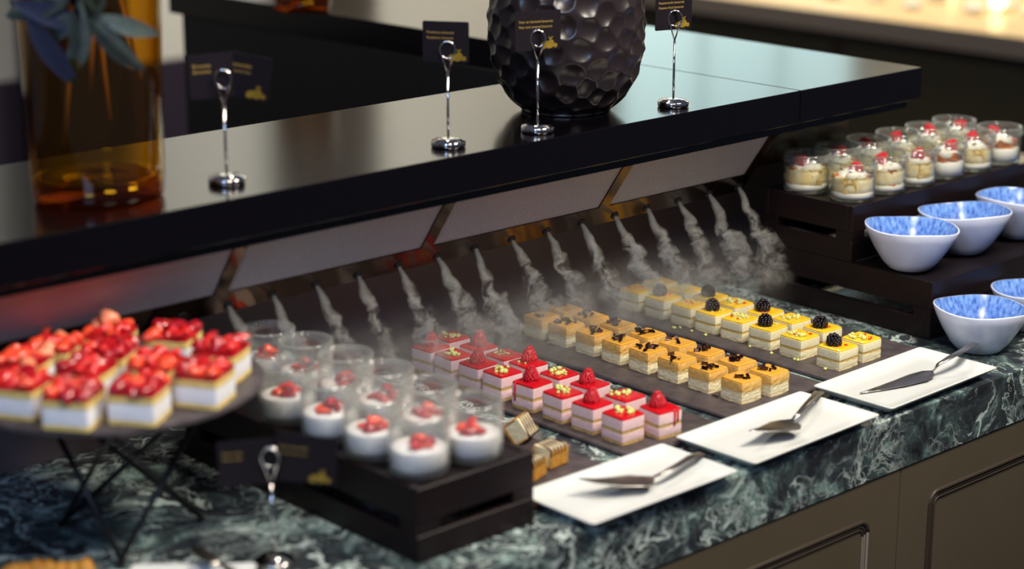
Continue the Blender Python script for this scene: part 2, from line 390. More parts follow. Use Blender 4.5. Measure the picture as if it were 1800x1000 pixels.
crate('wide black slatted crate standing on the marble under the blue bowls', 2.2525, 2.755, 1.578, 1.891, 0, .085)
crate('narrow black slatted crate on top carrying the trifle jars', 2.2525, 2.755, 1.722, 1.891, .0852, .083)
ZT = .1667

# ---------------------------------------------------------------- slates
def slate(label, x0, x1, y0, y1, seed):
    bm = bmesh.new(); n = 26; pts = []
    c = [(x0, y0), (x1, y0), (x1, y1), (x0, y1), (x0, y0)]
    for i in range(4):
        for k in range(n):
            u = k/n; x = c[i][0]*(1-u)+c[i+1][0]*u; y = c[i][1]*(1-u)+c[i+1][1]*u
            pts.append((x+.0016*mnoise.noise(Vector((x*60, y*60, seed))), y+.0016*mnoise.noise(Vector((x*60, y*60, seed+9)))))
    mx, my = (x0+x1)/2, (y0+y1)/2
    sc = lambda s: [((p[0]-mx)*(1-s/(x1-x0)*2)+mx, (p[1]-my)*(1-s/(y1-y0)*2)+my) for p in pts]
    loft(bm, [[(a-mx, b-my, 0.0003) for a, b in sc(.0015)], [(a-mx, b-my, .003) for a, b in sc(0)], [(a-mx, b-my, .0052) for a, b in sc(.0008)], [(a-mx, b-my, .006) for a, b in sc(.0025)]])
    return thing('slate_board', label, 'slate', (mx, my, 0), 0, None, fin(bm, 'slate_board', SLATE))
slate('grey slate board beside the black crate carrying chocolate-drizzled slices', 1.395, 1.562, 1.53, 1.93, 1)
slate('grey slate board under the pink raspberry cakes', 1.602, 1.768, 1.527, 1.985, 2)
slate('grey slate board under the caramel cakes', 1.79, 1.985, 1.545, 1.985, 3)
slate('grey slate board under the yellow blackberry cakes', 2.0, 2.2, 1.545, 1.99, 4)

# ---------------------------------------------------------------- cakes
PINK = mat('pink_mousse', (238, 206, 205), .6, c2=(232, 196, 198), scale=200, sss=.3)
SPONGE = mat('sponge_cake', (206, 172, 110), .85, c2=(184, 146, 86), scale=350, bump=.5, bscale=700)
REDGLAZE = mat('red_glaze', (204, 14, 30), .12, coat=.5, sss=.1)
CREAM = mat('ivory_mousse', (244, 236, 200), .6, c2=(238, 228, 186), scale=200, sss=.2)
CARAMEL = mat('caramel_mousse', (232, 188, 108), .55, c2=(222, 172, 90), scale=160, sss=.15)
CARGLAZE = mat('caramel_glaze', (234, 168, 60), .16, coat=.4, c2=(240, 180, 78), scale=40)
YGLAZE = mat('mango_glaze', (254, 196, 28), .2, coat=.3, c2=(254, 210, 62), scale=50)
TAN = mat('tan_biscuit_layer', (206, 174, 98), .8, c2=(190, 156, 80), scale=300, bump=.3, bscale=500)
CREAM2 = mat('vanilla_sponge', (232, 216, 172), .8, c2=(222, 202, 150), scale=260, bump=.4, bscale=500)
PISTA = mat('pistachio_crumb', (220, 216, 138), .8, c2=(192, 200, 108), scale=220)
CHOC = mat('dark_chocolate', (128, 96, 94), .38)
RASP = mat('raspberry_red', (200, 24, 42), .35, sss=.3, c2=(184, 16, 34), scale=300)
BLACKB = mat('blackberry_black', (20, 10, 18), .18)
FLAKE = mat('freeze_dried_red', (214, 44, 30), .6)
def berry(name, m, rad, h, dr, rows, cone):
    bm = bmesh.new()
    add_lathe(bm, [(0, 0), (rad*.75, 0), (rad*.8, h*.35), (rad*.55, h*.8), (0, h*.93)], 12)
    for j in range(rows):
        t = j/(rows-1); z = h*(.08+.86*t)
        R = rad*(math.sqrt(max(0, 1-((t-.32)/.75)**2)) if not cone else (1-.75*t**1.7)*(.86+.14*min(1, t*4)))*.88
        n = max(1, int(2*PI*R/(dr*1.75)))
        for k in range(n):
            a = 2*PI*(k+7*hsh(j, 2.3))/n+.25*(hsh(k, j)-.5)
            r = bmesh.ops.create_icosphere(bm, subdivisions=1, radius=dr*(.95+.15*hsh(j, k)))
            for v in r['verts']: v.co += Vector((R*math.cos(a), R*math.sin(a), z))
    r = bmesh.ops.create_icosphere(bm, subdivisions=1, radius=dr)
    for v in r['verts']: v.co.z += h*.95
    return fin(bm, name, m, True)
RB = berry('raspberry', RASP, .0108, .0195, .0021, 9, True)
BB = berry('blackberry', BLACKB, .0096, .0165, .0027, 6, False)
def crumbs_mesh(seed, n, m, spread, rmin=.0013, rmax=.0032):
    rnd = random.Random(seed); bm = bmesh.new()
    for k in range(n):
        a = rnd.random()*2*PI; R = spread*rnd.random()**.7; r = rnd.uniform(rmin, rmax)
        blob_bm(bm, (R*math.cos(a), R*math.sin(a), r*.6), r, seed+k, 1, (1, 1, .8), .5)
    return fin(bm, 'crumbs', m, True)
CRUMB = [crumbs_mesh(k, 16, PISTA, .0125, .0016, .0040) for k in range(3)]
CRUMBS_SMALL = [crumbs_mesh(20+k, 8, PISTA, .013, .0011, .0022) for k in range(2)]
FLAKES = [crumbs_mesh(10+k, 10, FLAKE, .014, .0009, .0020) for k in range(3)]
def curl_mesh(seed):
    rnd = random.Random(seed); bm = bmesh.new(); L = rnd.uniform(.004, .0075); r = rnd.uniform(.0012, .002); tot = rnd.uniform(4.2, 7); n = 9
    A, B = [], []
    for k in range(n):
        a = tot*k/(n-1); q_ = r*(1-.35*k/(n-1))
        A.append(bm.verts.new((-L/2, q_*math.cos(a), r+q_*math.sin(a)))); B.append(bm.verts.new((L/2, q_*math.cos(a), r+q_*math.sin(a))))
    for k in range(n-1): bm.faces.new((A[k], A[k+1], B[k+1], B[k]))
    bmesh.ops.solidify(bm, geom=list(bm.faces), thickness=.0003)
    return fin(bm, 'chocolate_curl', CHOC, True)
CURL = [curl_mesh(k) for k in range(5)]
ZS = .0062
KIND = {
 'raspberry': dict(sx=.037, sy=.038, layers=[('sponge_base', SPONGE, 0, .0042, .0006, 0), ('mousse_layer', PINK, .0042, .0145, .0003, .0003), ('sponge_layer', SPONGE, .0145, .0188, .0006, -.0003), ('mousse_layer', PINK, .0188, .0312, .0002, .0002), ('glaze', REDGLAZE, .0312, .0338, .0001, .0002)]),
 'caramel': dict(sx=.037, sy=.038, layers=[('sponge_base', CREAM2, 0, .005, .0008, 0), ('cream_layer', CREAM, .005, .0105, .0005, 0), ('sponge_layer', CREAM2, .0105, .016, .0007, -.0003), ('caramel_layer', CARAMEL, .016, .0268, .0007, .0004), ('glaze', CARGLAZE, .0268, .0288, .0001, .0001)]),
 'yellow': dict(sx=.040, sy=.039, layers=[('sponge_base', CREAM2, 0, .0038, .0008, 0), ('mousse_layer', CREAM, .0038, .0115, .0003, .0002), ('biscuit_layer', TAN, .0115, .0152, .0005, -.0004), ('mousse_layer', CREAM, .0152, .0262, .0002, .0002), ('glaze', YGLAZE, .0262, .0283, .0002, .0001)]),
}
for k, d in KIND.items():
    d['mesh'] = [[(nm, layer_mesh(nm, m, d['sx'], d['sy'], z0, z1+.00005, amp, s*7+i*3, bulge, rnd=.0012 if nm == 'glaze' else .0002)) for i, (nm, m, z0, z1, amp, bulge) in enumerate(d['layers'])] for s in range(4)]
    d['top'] = d['layers'][-1][3]+.0007
ORD = ['nearest to', 'second from', 'third from', 'fourth from', 'fifth from', 'sixth from', 'seventh from', 'eighth from']
cn = 0
def cake(kind, x, y, label, group, tops, rz=0, s=1.0):
    """x, y: centre of the cake"""
    global cn
    d = KIND[kind]; cn += 1; rnd = random.Random(cn*13)
    t = thing(kind+'_cake' if kind != 'yellow' else 'mango_cake', label, 'cake', (x, y, ZS), rz+rnd.uniform(-.065, .065), group)
    for nm, me in d['mesh'][cn % 4]: put(nm, me, t, scale=(s*.972, .972, 1) if nm == 'glaze' else (s, 1, 1))
    zt = d['top']
    for top in tops:
        k = top[0]; dx, dy = (top[1:3] if len(top) > 2 else (rnd.uniform(-.004, .004), rnd.uniform(-.004, .004)))
        if k == 'r': put('raspberry', RB, t, (dx, dy, zt-.0008), (rnd.uniform(-.12, .12), rnd.uniform(-.12, .12), rnd.random()*6), (1, 1, rnd.uniform(.95, 1.1)))
        elif k == 'b': put('blackberry', BB, t, (dx, dy, zt-.0008), (rnd.uniform(-.2, .2), rnd.uniform(-.2, .2), rnd.random()*6))
        elif k in 'psf':
            o = put({'p': 'pistachio_crumbs', 's': 'small_crumbs', 'f': 'red_flakes'}[k], rnd.choice({'p': CRUMB, 's': CRUMBS_SMALL, 'f': FLAKES}[k]), t, (dx, dy, zt), (0, 0, rnd.random()*6)); o['kind'] = 'stuff'
        elif k == 'c':
            for _ in range(int(top[3]*1.5)+1):
                put('chocolate_curl', rnd.choice(CURL), t, (dx+rnd.uniform(-.011, .011), dy+rnd.uniform(-.010, .010), zt), (rnd.uniform(-.3, .3), rnd.uniform(-.3, .3), rnd.random()*6), (1.25, 1.35, 1.35))
        elif k == 'd':   # a run of glaze down one side
            sx, sy = d['sx']/2, d['sy']/2; side = top[1]; off = top[2]
            bm = bmesh.new()
            for j, (o_, L) in enumerate(((0, .020), (.005, .016)) if side == 'y' else ((0, .024),)):
                if side == 'x': pts = [(-sx+.003, off+o_, zt), (-sx-.0006, off+o_, zt-.0012), (-sx-.0010, off+o_, zt-L*.6), (-sx-.0008, off+o_, zt-L)]
                else: pts = [(off+o_, -sy+.003, zt), (off+o_, -sy-.0006, zt-.0012), (off+o_, -sy-.0010, zt-L*.6), (off+o_, -sy-.0008, zt-L)]
                add_tube(bm, pts, [.0012, .0016, .0011, .0013], 8)
            put('glaze_drip', fin(bm, 'glaze_drip', REDGLAZE, True), t)
    return t
RAS = KIND['raspberry']; CAR = KIND['caramel']; YEL = KIND['yellow']
ry = [1.9209, 1.8748, 1.8257, 1.7790, 1.7226, 1.6668, 1.6148, 1.5626][::-1]
rt = [[('p', 0, 0)], [('r', -.002, 0)], [('p', 0, .002)], [('r', 0, .002), ('d', 'x', .012)], [('p', 0, 0), ('s',)], [('r', -.002, 0), ('s', 0, .012)], [('p', 0, 0)], [('r', 0, 0)]]
lab = {'p': 'with pale green pistachio crumbs', 'r': 'topped with a raspberry'}
for i, (y, tp) in enumerate(zip(ry, rt)):
    cake('raspberry', 1.618+RAS['sx']/2, y+RAS['sy']/2, f"pink cake {lab[tp[0][0]]}, row facing the jars, {ORD[i]} the plates", 'pink raspberry cakes', tp)
ry2 = [1.9355, 1.8795, 1.8280, 1.7825, 1.7235, 1.668, 1.606, 1.546][::-1]
rt2 = [[('r', -.002, .002), ('d', 'y', .006)], [('p', -.004, .006)], [('r', -.003, .003)], [('p', 0, 0), ('s',)], [('r', .002, 0), ('s',)], [('s', -.004, .004), ('s', 0, 0)], [('r', 0, 0)], [('p', 0, 0)]]
for i, (y, tp) in enumerate(zip(ry2, rt2)):
    k = 'r' if any(a[0] == 'r' for a in tp) else 'p'
    cake('raspberry', 1.7035-RAS['sx']/2, y+RAS['sy']/2, f"pink cake {lab[k]}, row facing the caramel cakes, {ORD[i]} the plates", 'pink raspberry cakes', tp, rz=-.06 if i == 0 else 0)
cyy = [1.9361, 1.8858, 1.8312, 1.7803, 1.7291, 1.6757, 1.6211, 1.5643][::-1]
cc = [3, 4, 3, 8, 7, 5, 7, 3]
for i, y in enumerate(cyy):
    cake('caramel', 1.8367+CAR['sx']/2, y+CAR['sy']/2, f"caramel cake with chocolate curls, row facing the pink cakes, {ORD[i]} the plates", 'caramel cakes',
         [('c', -.008, -.002, cc[i])] if i < 3 else [('c', -.002, 0, cc[i])])
cy2 = [1.9388, 1.8862, 1.8325, 1.7760, 1.7199, 1.6690, 1.6129, 1.5586][::-1]
cc2 = [4, 6, 6, 2, 5, 6, 4, 1]
for i, y in enumerate(cy2):
    cake('caramel', 1.922-CAR['sx']/2, y+CAR['sy']/2, f"caramel cake with chocolate curls, row facing the yellow cakes, {ORD[i]} the plates", 'caramel cakes',
         [('c', -.004, .004, cc2[i])])
yy = [1.939, 1.8863, 1.8343, 1.7873, 1.7388, 1.6869, 1.6307, 1.5651][::-1]
yt = [[('b', -.004, .002), ('f',)], [('p', -.005, .002), ('f', .004, -.004)], [('b', -.004, .002), ('s', .008, 0)], [('p', 0, 0), ('f',), ('s',)], [('b', -.002, .002), ('s',)], [('f',), ('s',)], [('b', 0, .006), ('f',)], [('f',)]]
def ylab(tp):
    ks = [a[0] for a in tp]
    return 'topped with a blackberry' if 'b' in ks else ('with green pistachio crumbs' if 'p' in ks else 'sprinkled with red flakes')
for i, (y, tp) in enumerate(zip(yy, yt)):
    cake('yellow', 2.0335+YEL['sx']/2, y+YEL['sy']/2, f"yellow cake {ylab(tp)}, row facing the caramel cakes, {ORD[i]} the plates", 'yellow mango cakes', tp, s=1.04 if i == 0 else 1)
yy2 = [1.9423, 1.8916, 1.8409, 1.7930, 1.7361, 1.6883, 1.633, 1.5655][::-1]
yt2 = [[('p', -.004, .002), ('f', .003, -.003)], [('b', -.006, 0), ('f',)], [('p', -.003, 0)], [('b', -.004, .002), ('f',)], [('p', -.003, 0), ('f',)], [('b', -.004, .002), ('s',)], [('s',), ('s',)], [('s',)]]
for i, (y, tp) in enumerate(zip(yy2, yt2)):
    l_ = ylab(tp) if i < 6 else 'with a bare mango glaze'
    cake('yellow', 2.125-YEL['sx']/2, y+YEL['sy']/2, f"yellow cake {l_}, row facing the black crate, {ORD[i]} the plates", 'yellow mango cakes', tp)
for nm, lb, pts, m in (('pistachio_crumbs', 'loose pistachio crumbs fallen on the slate of yellow cakes', [(1185, 577), (1196, 577), (1215, 583), (1317, 610), (1395, 632), (1402, 634), (1357, 622), (1450, 650), (1240, 590)], PISTA),
                       ('chocolate_crumbs', 'loose chocolate bits fallen on the slate of caramel cakes', [(965, 604), (1256, 694), (1260, 696), (1202, 666)], CHOC)):
    bm = bmesh.new()
    for k, (a, b) in enumerate(pts):
        p = at(a, b, .0065)
        for j in range(3): blob_bm(bm, (p.x+.003*(hsh(k, j)-.5), p.y+.003*(hsh(j, k)-.5), .0075), .0014+.0012*hsh(k, j+4), k+j, 1)
    o = thing(nm, lb, 'crumbs', me=fin(bm, nm, m, True)); o['kind'] = 'stuff'

# chocolate-drizzled slices on the near slate
def drizzle_slice(label, px, py, rz, tilt=0, z=.0065):
    p = at(px, py, z); t = thing('drizzled_slice', label, 'cake', (p.x, p.y, z), rz, 'chocolate-drizzled slices')
    t.rotation_euler = (tilt, 0, rz)
    CR = mat('golden_crust', (206, 152, 62), .7, c2=(180, 118, 40), scale=200)
    put('filling', layer_mesh('filling', CREAM, .030, .026, .003, .023, .0004, 3), t)
    put('crust_base', layer_mesh('crust_base', CR, .031, .027, 0, .0032, .0006, 8), t)
    put('crust_side', box('crust_side', CR, -.016, .016, -.0145, -.0125, .001, .022, .0006, 1), t); put('crust_side', box('crust_side', CR, -.016, .016, .0125, .0145, .001, .022, .0006, 1), t)
    put('icing', layer_mesh('icing', mat('white_icing', (238, 220, 180), .4), .030, .026, .0231, .0245, .0004, 5), t)
    for k in range(5):
        x = -.012+k*.006; bm = bmesh.new()
        add_tube(bm, [(x-.003, -.0145, .017), (x-.002, -.0136, .0246), (x, 0, .0254), (x+.003, .0136, .0246)], [.0012, .0016, .0017, .0013], 6)
        put('chocolate_line', fin(bm, 'chocolate_line', mat('chocolate_sauce', (58, 26, 20), .25), True), t)
drizzle_slice('chocolate-drizzled slice lying flat on the slate behind the crate corner', 967, 815, .1)
drizzle_slice('chocolate-drizzled slice tipped up on its side behind the jar crate', 903, 762, .4, .9, .013)
drizzle_slice('chocolate-drizzled slice peeking out closest behind the black crate corner', 930, 838, .3)

# ---------------------------------------------------------------- plates and cake servers
def tray(label, c4, z=0):
    cs = [at(x, y, .013) for x, y in c4]; c = sum(cs, Vector())/4
    w = ((cs[2]-cs[1]).length+(cs[3]-cs[0]).length)/2; h = ((cs[1]-cs[0]).length+(cs[3]-cs[2]).length)/2
    d = (cs[2]-cs[1])+(cs[3]-cs[0]); a = math.atan2(d.y, d.x)
    bm = bmesh.new(); lp = []
    for ins, zz, r in ((.016, .0006, .006), (.012, .003, .006), (.001, .0125, .005), (0, .0138, .005), (.0016, .0146, .005), (.004, .0134, .005), (.010, .0082, .005), (.014, .0066, .006), (.03, .0062, .006)):
        lp.append([(x, y, zz) for x, y in rrect(w-2*ins, h-2*ins, r)])
    loft(bm, lp)
    return thing('serving_plate', label, 'plate', (c.x, c.y, 0), a, 'white rectangular plates', fin(bm, 'serving_plate', PORCELAIN, True))
tray('white rectangular plate touching the black jar crate, holding a cake server', [(920, 862), (1030, 930), (1293, 828), (1170, 780)])
tray('white rectangular plate in front of the pink and caramel cakes', [(1188, 768), (1324, 817), (1547, 731), (1408, 687)])
tray('white rectangular plate beside the blue bowl on the marble', [(1429, 677), (1566, 722), (1753, 646), (1618, 611)])
PLW = .243; pa, pb = at(231, 991, .014), at(452, 989, .014)
dd = (pb-pa).normalized(); nn = Vector((dd.y, -dd.x, 0)); nn = nn if nn.dot(FH) < 0 else -nn
bm = bmesh.new(); lp = []
for ins, zz, r in ((.016, .0006, .006), (.012, .003, .006), (0, .0138, .005), (.0016, .0146, .005), (.010, .0082, .005), (.03, .0062, .006)):
    lp.append([(x, y, zz) for x, y in rrect((pb-pa).length-2*ins, .24-2*ins, r)])
loft(bm, lp); c = (pa+pb)/2+nn*.12
p4 = thing('serving_plate', 'white plate beside the sign holder under the slate stand, mostly cut off', 'plate', (c.x, c.y, 0), math.atan2(dd.y, dd.x), 'white rectangular plates', fin(bm, 'serving_plate', PORCELAIN, True))

def server(label, handle, neck, blade, bw0, bw1, hw=.0045):
    """handle: list of points; neck: where the blade starts; blade: list of points to the tip"""
    t = thing('cake_server', label, 'cake server', neck)
    nk = Vector(neck)
    def ribbon(pts, ws, th, name, m):
        bm = bmesh.new(); lp = []
        pts = [Vector(p) for p in pts]
        for i, p in enumerate(pts):
            d = (pts[min(i+1, len(pts)-1)]-pts[max(i-1, 0)]).normalized(); s = d.cross(Vector((0, 0, 1))).normalized(); u = s.cross(d).normalized(); w = ws[i]
            q = p-nk
            lp.append([q+s*w*math.cos(a)+u*th*math.sin(a)*(1 if i not in (0, len(pts)-1) else .6) for a in [2*PI*k/10 for k in range(10)]])
        loft(bm, lp); return put(name, fin(bm, name, m, True), t)
    n = len(handle)
    hw_ = [hw*(1.5-.3*abs(k/(n-1)-.15) if k < n-1 else .75) for k in range(n)]
    hw_ = [hw*(1.55-.95*k/(n-1)) for k in range(n)]
    ribbon(handle, hw_, .0016, 'handle', STEEL)
    ribbon([handle[-1]]+blade, [hw*.6]+[bw0*.75]+[bw0+(bw1-bw0)*((k)/(len(blade)-2))**1.3 for k in range(len(blade)-1)], .0007, 'blade', STEEL)
    return t
server('steel cake server on the plate beside the black crate', [at(1234, 797, .018), at(1215, 803, .019), at(1190, 818, .022), at(1165, 832, .021), at(1148, 838, .017)], tuple(at(1148, 838, .017)),
       [at(1134, 843, .0165), at(1122, 845, .017), at(1088, 847, .020), at(1052, 846, .0235), at(1016, 841, .027)], .0215, .001)
server('steel cake server with its handle on the plate rim by the caramel cakes', [at(1440, 688, .018), at(1434, 695, .020), at(1418, 711, .026), at(1404, 727, .026), at(1394, 737, .022)], tuple(at(1394, 737, .022)),
       [at(1388, 743, .0195), at(1380, 748, .020), at(1362, 752, .0225), at(1342, 755, .025), at(1316, 757, .028)], .0215, .001)
server('steel cake server with a long pointed blade and raised curved handle', [at(1714, 603, .030), at(1695, 615, .031), at(1670, 628, .030), at(1650, 640, .024), at(1640, 652, .014)], tuple(at(1640, 652, .014)),
       [at(1632, 656, .0110), at(1615, 663, .0095), at(1580, 674, .0085), at(1545, 683, .0082), at(1512, 691, .0082)], .0165, .001)
server('steel cake server stained red behind the cut-off white plate', [at(420, 1010, .02), at(400, 998, .021), at(385, 990, .021)], tuple(at(385, 990, .021)), [at(375, 985, .022), at(365, 978, .023), at(350, 968, .024), at(340, 960, .024)], .010, .004)
bm = bmesh.new()
for k in range(7): blob_bm(bm, (.012*(k-3)+.002*hsh(k, 1), .008*(hsh(k, 2)-.5), .012+.003*hsh(k, 3)), .011, k, 2, (1, 1, .9), .3)
p = at(85, 1024, 0); thing('golden_pastry', 'golden baked pastry under the slate cake stand, mostly cut off', 'pastry', (p.x, p.y, 0), -.7, None, fin(bm, 'golden_pastry', mat('baked_crust', (206, 150, 50), .6, c2=(170, 104, 30), scale=90), True))

# ---------------------------------------------------------------- blue bowls
def blue_glaze():
    m = bpy.data.materials.new('reactive_blue_glaze'); m.use_nodes = True; t = NT(m); b = t.n['Principled BSDF']
    tc = t.new('ShaderNodeTexCoord'); sp = t.new('ShaderNodeSeparateXYZ'); t.link(tc.outputs['Object'], sp.inputs[0])
    n = t.new('ShaderNodeTexNoise', i_Scale=1.0, i_Detail=4.0); mp = t.new('ShaderNodeMapping'); mp.inputs['Scale'].default_value = (210, 210, 70)
    t.link(tc.outputs['Object'], mp.inputs[0]); t.link(mp.outputs[0], n.inputs['Vector'])
    c = t.ramp(n.outputs[0], [(.28, lin((52, 80, 150))), (.42, lin((96, 138, 214))), (.6, lin((128, 170, 234))), (.8, lin((176, 202, 242)))])
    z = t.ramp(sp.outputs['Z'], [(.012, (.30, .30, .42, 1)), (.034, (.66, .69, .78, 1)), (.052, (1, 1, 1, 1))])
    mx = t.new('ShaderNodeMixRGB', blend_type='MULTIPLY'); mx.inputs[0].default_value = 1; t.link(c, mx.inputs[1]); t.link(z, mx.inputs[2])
    t.link(mx.outputs[0], b.inputs['Base Color']); b.inputs['Roughness'].default_value = .18; return m
BLUE = blue_glaze()
def wob(x, y, z, a):
    k = max(0, z/.062)
    return (x*(1+.035*k*math.cos(2*a+.6)), y*(1+.035*k*math.cos(2*a+.6)), z+.0035*k*k*math.cos(a-2.6)+.0015*k*k*math.cos(3*a))
BO = lathe('body', BOWLOUT, [(.0, .0006), (.026, .0006), (.031, .003), (.041, .014), (.053, .033), (.0615, .049), (.0665, .0615), (.0660, .0630), (.0645, .0630)], 56, fn=wob)
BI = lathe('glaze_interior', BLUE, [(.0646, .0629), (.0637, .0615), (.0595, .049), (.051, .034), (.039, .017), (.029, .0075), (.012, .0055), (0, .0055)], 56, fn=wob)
for (x, y, z, rz, lb) in ((2.29, 1.645, .0854, 0, 'blue-glazed white bowl at the near corner of the wide crate'),
                          (2.424, 1.649, .0854, 2.2, 'blue-glazed white bowl on the wide crate, second from its corner'),
                          (2.560, 1.647, .0854, .9, 'blue-glazed white bowl on the wide crate, third from its corner'),
                          (2.702, 1.645, .0854, 3.6, 'blue-glazed white bowl at the far end of the wide crate'),
                          (2.268, 1.506, 0, .3, 'blue-glazed white bowl on the marble with a server handle before it'),
                          (2.408, 1.504, 0, 2.0, 'blue-glazed white bowl on the marble behind the first, mostly cut off')):
    t = thing('blue_bowl', lb, 'bowl', (x, y, z), rz, 'blue-glazed bowls')
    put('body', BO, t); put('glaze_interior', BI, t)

# ---------------------------------------------------------------- jars
def jar_mesh(r, h, lip, gm):
    if lip: outer = [(0, .0004), (r*.86, .0004), (r*.96, .003), (r*.985, .008), (r, h*.62), (r*.99, h*.78), (r*1.05, h*.80), (r*1.05, h*.86), (r, h*.875), (r, h*.985), (r*.98, h), (r*.955, h)]
    else: outer = [(0, .0004), (r*.72, .0004), (r*.90, .003), (r*.98, .012), (r, h*.5), (r*.985, h*.80), (r*.93, h*.86), (r*.93, h*.9), (r*.96, h*.93), (r*.96, h*.985), (r*.94, h), (r*.91, h)]
    inner = [(outer[-1][0]-.0004, h-.0012)] + [(rr-.0022, zz) for rr, zz in reversed(outer[3:-2])] + [(outer[2][0]-.003, .005), (0, .0045)]
    return lathe('glass_jar', gm, outer+inner, 40)
JR = .0345; JH = .058; RJAR = jar_mesh(JR, JH, True, GLASS)
WCREAM = mat('whipped_cream', (244, 238, 222), .6, sss=.2)
GLASSRIM = glass('thick_glass_rim', (.97, .985, .97, 1), (.6, .68, .64, 1), .95, .04, .05)
RRIM = lathe('rim', GLASSRIM, [(JR*1.052, JH*.79), (JR*1.064, JH*.81), (JR*1.064, JH*.85), (JR*1.04, JH*.87), (JR*1.02, JH*.89), (JR*1.02, JH*.97), (JR*1.0, JH*1.005), (JR*.955, JH*1.005), (JR*.945, JH*.97), (JR*.945, JH*.80)], 40)
TSPONGE = mat('trifle_sponge', (226, 196, 120), .85, c2=(206, 166, 84), scale=160, bump=.5, bscale=400)
TORANGE = mat('orange_compote', (206, 122, 44), .4, c2=(184, 96, 30), scale=120)
def rough_cube(seed, s, m, name):
    bm = bmesh.new(); r = bmesh.ops.create_cube(bm, size=1); bmesh.ops.subdivide_edges(bm, edges=bm.edges[:], cuts=2, use_grid_fill=True)
    for v in bm.verts:
        k = v.co.copy(); v.co = Vector((k.x*s[0], k.y*s[1], k.z*s[2])) + Vector([mnoise.noise(k*2.3+Vector((seed, j*5, 1)))*s[0]*.16 for j in range(3)])
    return fin(bm, name, m, False)
def lumpy(seed):
    fn = lambda x, y, z, a: (x*(1+.05*mnoise.noise(Vector((x*120, y*120, z*120+seed)))), y*(1+.05*mnoise.noise(Vector((x*120, y*120, z*120+seed)))), z+.0012*mnoise.noise(Vector((x*90+seed, y*90, 3))))
    return lathe('sponge_layer', mat('trifle_filling', (230, 204, 132), .8, c2=(240, 226, 184), scale=70, bump=.4, bscale=300), [(0, .0136), (JR*.82, .0137), (JR*.885, .017), (JR*.885, .022), (JR*.875, .028), (JR*.885, .033), (JR*.8, .0355), (0, .0355)], 36, fn=fn)
LUMP = [lumpy(k) for k in range(3)]
SPC = [rough_cube(k, (.021, .018, .022), TSPONGE, 'sponge_piece') for k in range(3)]
ORC = [rough_cube(k+5, (.019, .012, .024), TORANGE, 'caramel_piece') for k in range(2)]
CBASE = lathe('cream_base', WCREAM, [(0, .0048), (JR*.9, .0055), (JR*.92, .012), (JR*.85, .0135), (0, .0135)], 28)
CBASE_H = lathe('cream_base', WCREAM, [(0, .0048), (JR*.9, .0055), (JR*.92, .024), (JR*.85, .026), (0, .026)], 28)
def dollop(seed):
    bm = bmesh.new()
    for k in range(5):
        a = k*1.26+seed; blob_bm(bm, (.012*math.cos(a), .012*math.sin(a), .034+.002*hsh(k, seed)), .0125, seed+k, 2, (1, 1, .62), .3)
    blob_bm(bm, (0, 0, .037), .013, seed, 2, (1, 1, .6), .25)
    return fin(bm, 'cream_topping', WCREAM, True)
DOL = [dollop(k) for k in range(3)]
rj = [(2.262, 1.757), (2.334, 1.7555), (2.405, 1.757), (2.476, 1.758), (2.547, 1.758), (2.622, 1.759)]
rj = [(2.2975+.0745*k, 1.7605) for k in range(6)]
rj2 = [(2.2905, 1.8405), (2.365, 1.8425), (2.439, 1.8415), (2.513, 1.8415), (2.588, 1.8405), (2.662, 1.842)]
OJ = ['closest to the crate end', 'second from the crate end', 'third from the crate end', 'fourth from the crate end', 'fifth from the crate end', 'sixth from the crate end']
for row, pts, where in ((0, rj, 'crate-edge row'), (1, rj2, 'shelf-side row')):
    for i, (x, y) in enumerate(pts):
        rnd = random.Random(row*50+i)
        t = thing('trifle_jar', f'small trifle jar with cream topping, {where}, {OJ[i]}', 'jar', (x, y, ZT+.0002), rnd.random()*6, 'trifle jars')
        put('glass_jar', RJAR, t); put('rim', RRIM, t)
        tall = row == 0 and i in (3, 5)
        put('cream_base', CBASE_H if tall else CBASE, t)
        if not tall:
            put('sponge_layer', LUMP[(i+row) % 3], t)
            for k in range(5):
                a = k*2*PI/5+rnd.uniform(-.3, .3); o = put('sponge_piece' if k % 3 else 'caramel_piece', rnd.choice(SPC if k % 3 else ORC), t, (.0195*math.cos(a), .0195*math.sin(a), .0250), (0, 0, a+rnd.uniform(-.3, .3)))
        else:
            for k in range(4):
                a = k*PI/2+.4; put('caramel_piece', rnd.choice(ORC), t, (.016*math.cos(a), .016*math.sin(a), .030), (1.2, 0, a))
        put('cream_topping', DOL[(i+row) % 3], t, (0, 0, 0))
        a = rnd.random()*6
        put('raspberry', RB, t, (.008*math.cos(a), .008*math.sin(a), .0425), (rnd.uniform(-.9, .9), rnd.uniform(-.9, .9), 0), (1, 1, .9))
        for k in range(3): put('chocolate_curl', CURL[(i+k) % 5], t, (.016*math.cos(a+2+k*1.3), .016*math.sin(a+2+k*1.3), .0405), (0, .4, k))
LJAR = jar_mesh(.033, .066, False, GLASSHAZY)
LRIM = lathe('rim', GLASSRIM, [(.0325, .0555), (.0330, .0575), (.0318, .0592), (.0320, .0615), (.0330, .0630), (.0330, .0655), (.0320, .0670), (.0305, .0668), (.0298, .0640), (.0298, .056)], 40)
PANNA = mat('panna_cotta', (240, 238, 236), .35, sss=.3)
PFILL = lathe('panna_cotta', PANNA, [(0, .0048), (.020, .005), (.0268, .008), (.0295, .014), (.0302, .030), (.029, .031), (0, .031)], 36)
STR = [mat('strawberry_red', (206, 28, 30), .3, coat=.3, sss=.2), mat('strawberry_orange', (232, 76, 44), .3, coat=.3, sss=.2), mat('strawberry_deep', (164, 12, 30), .22, coat=.4), mat('strawberry_pale', (246, 150, 110), .35, sss=.2)]
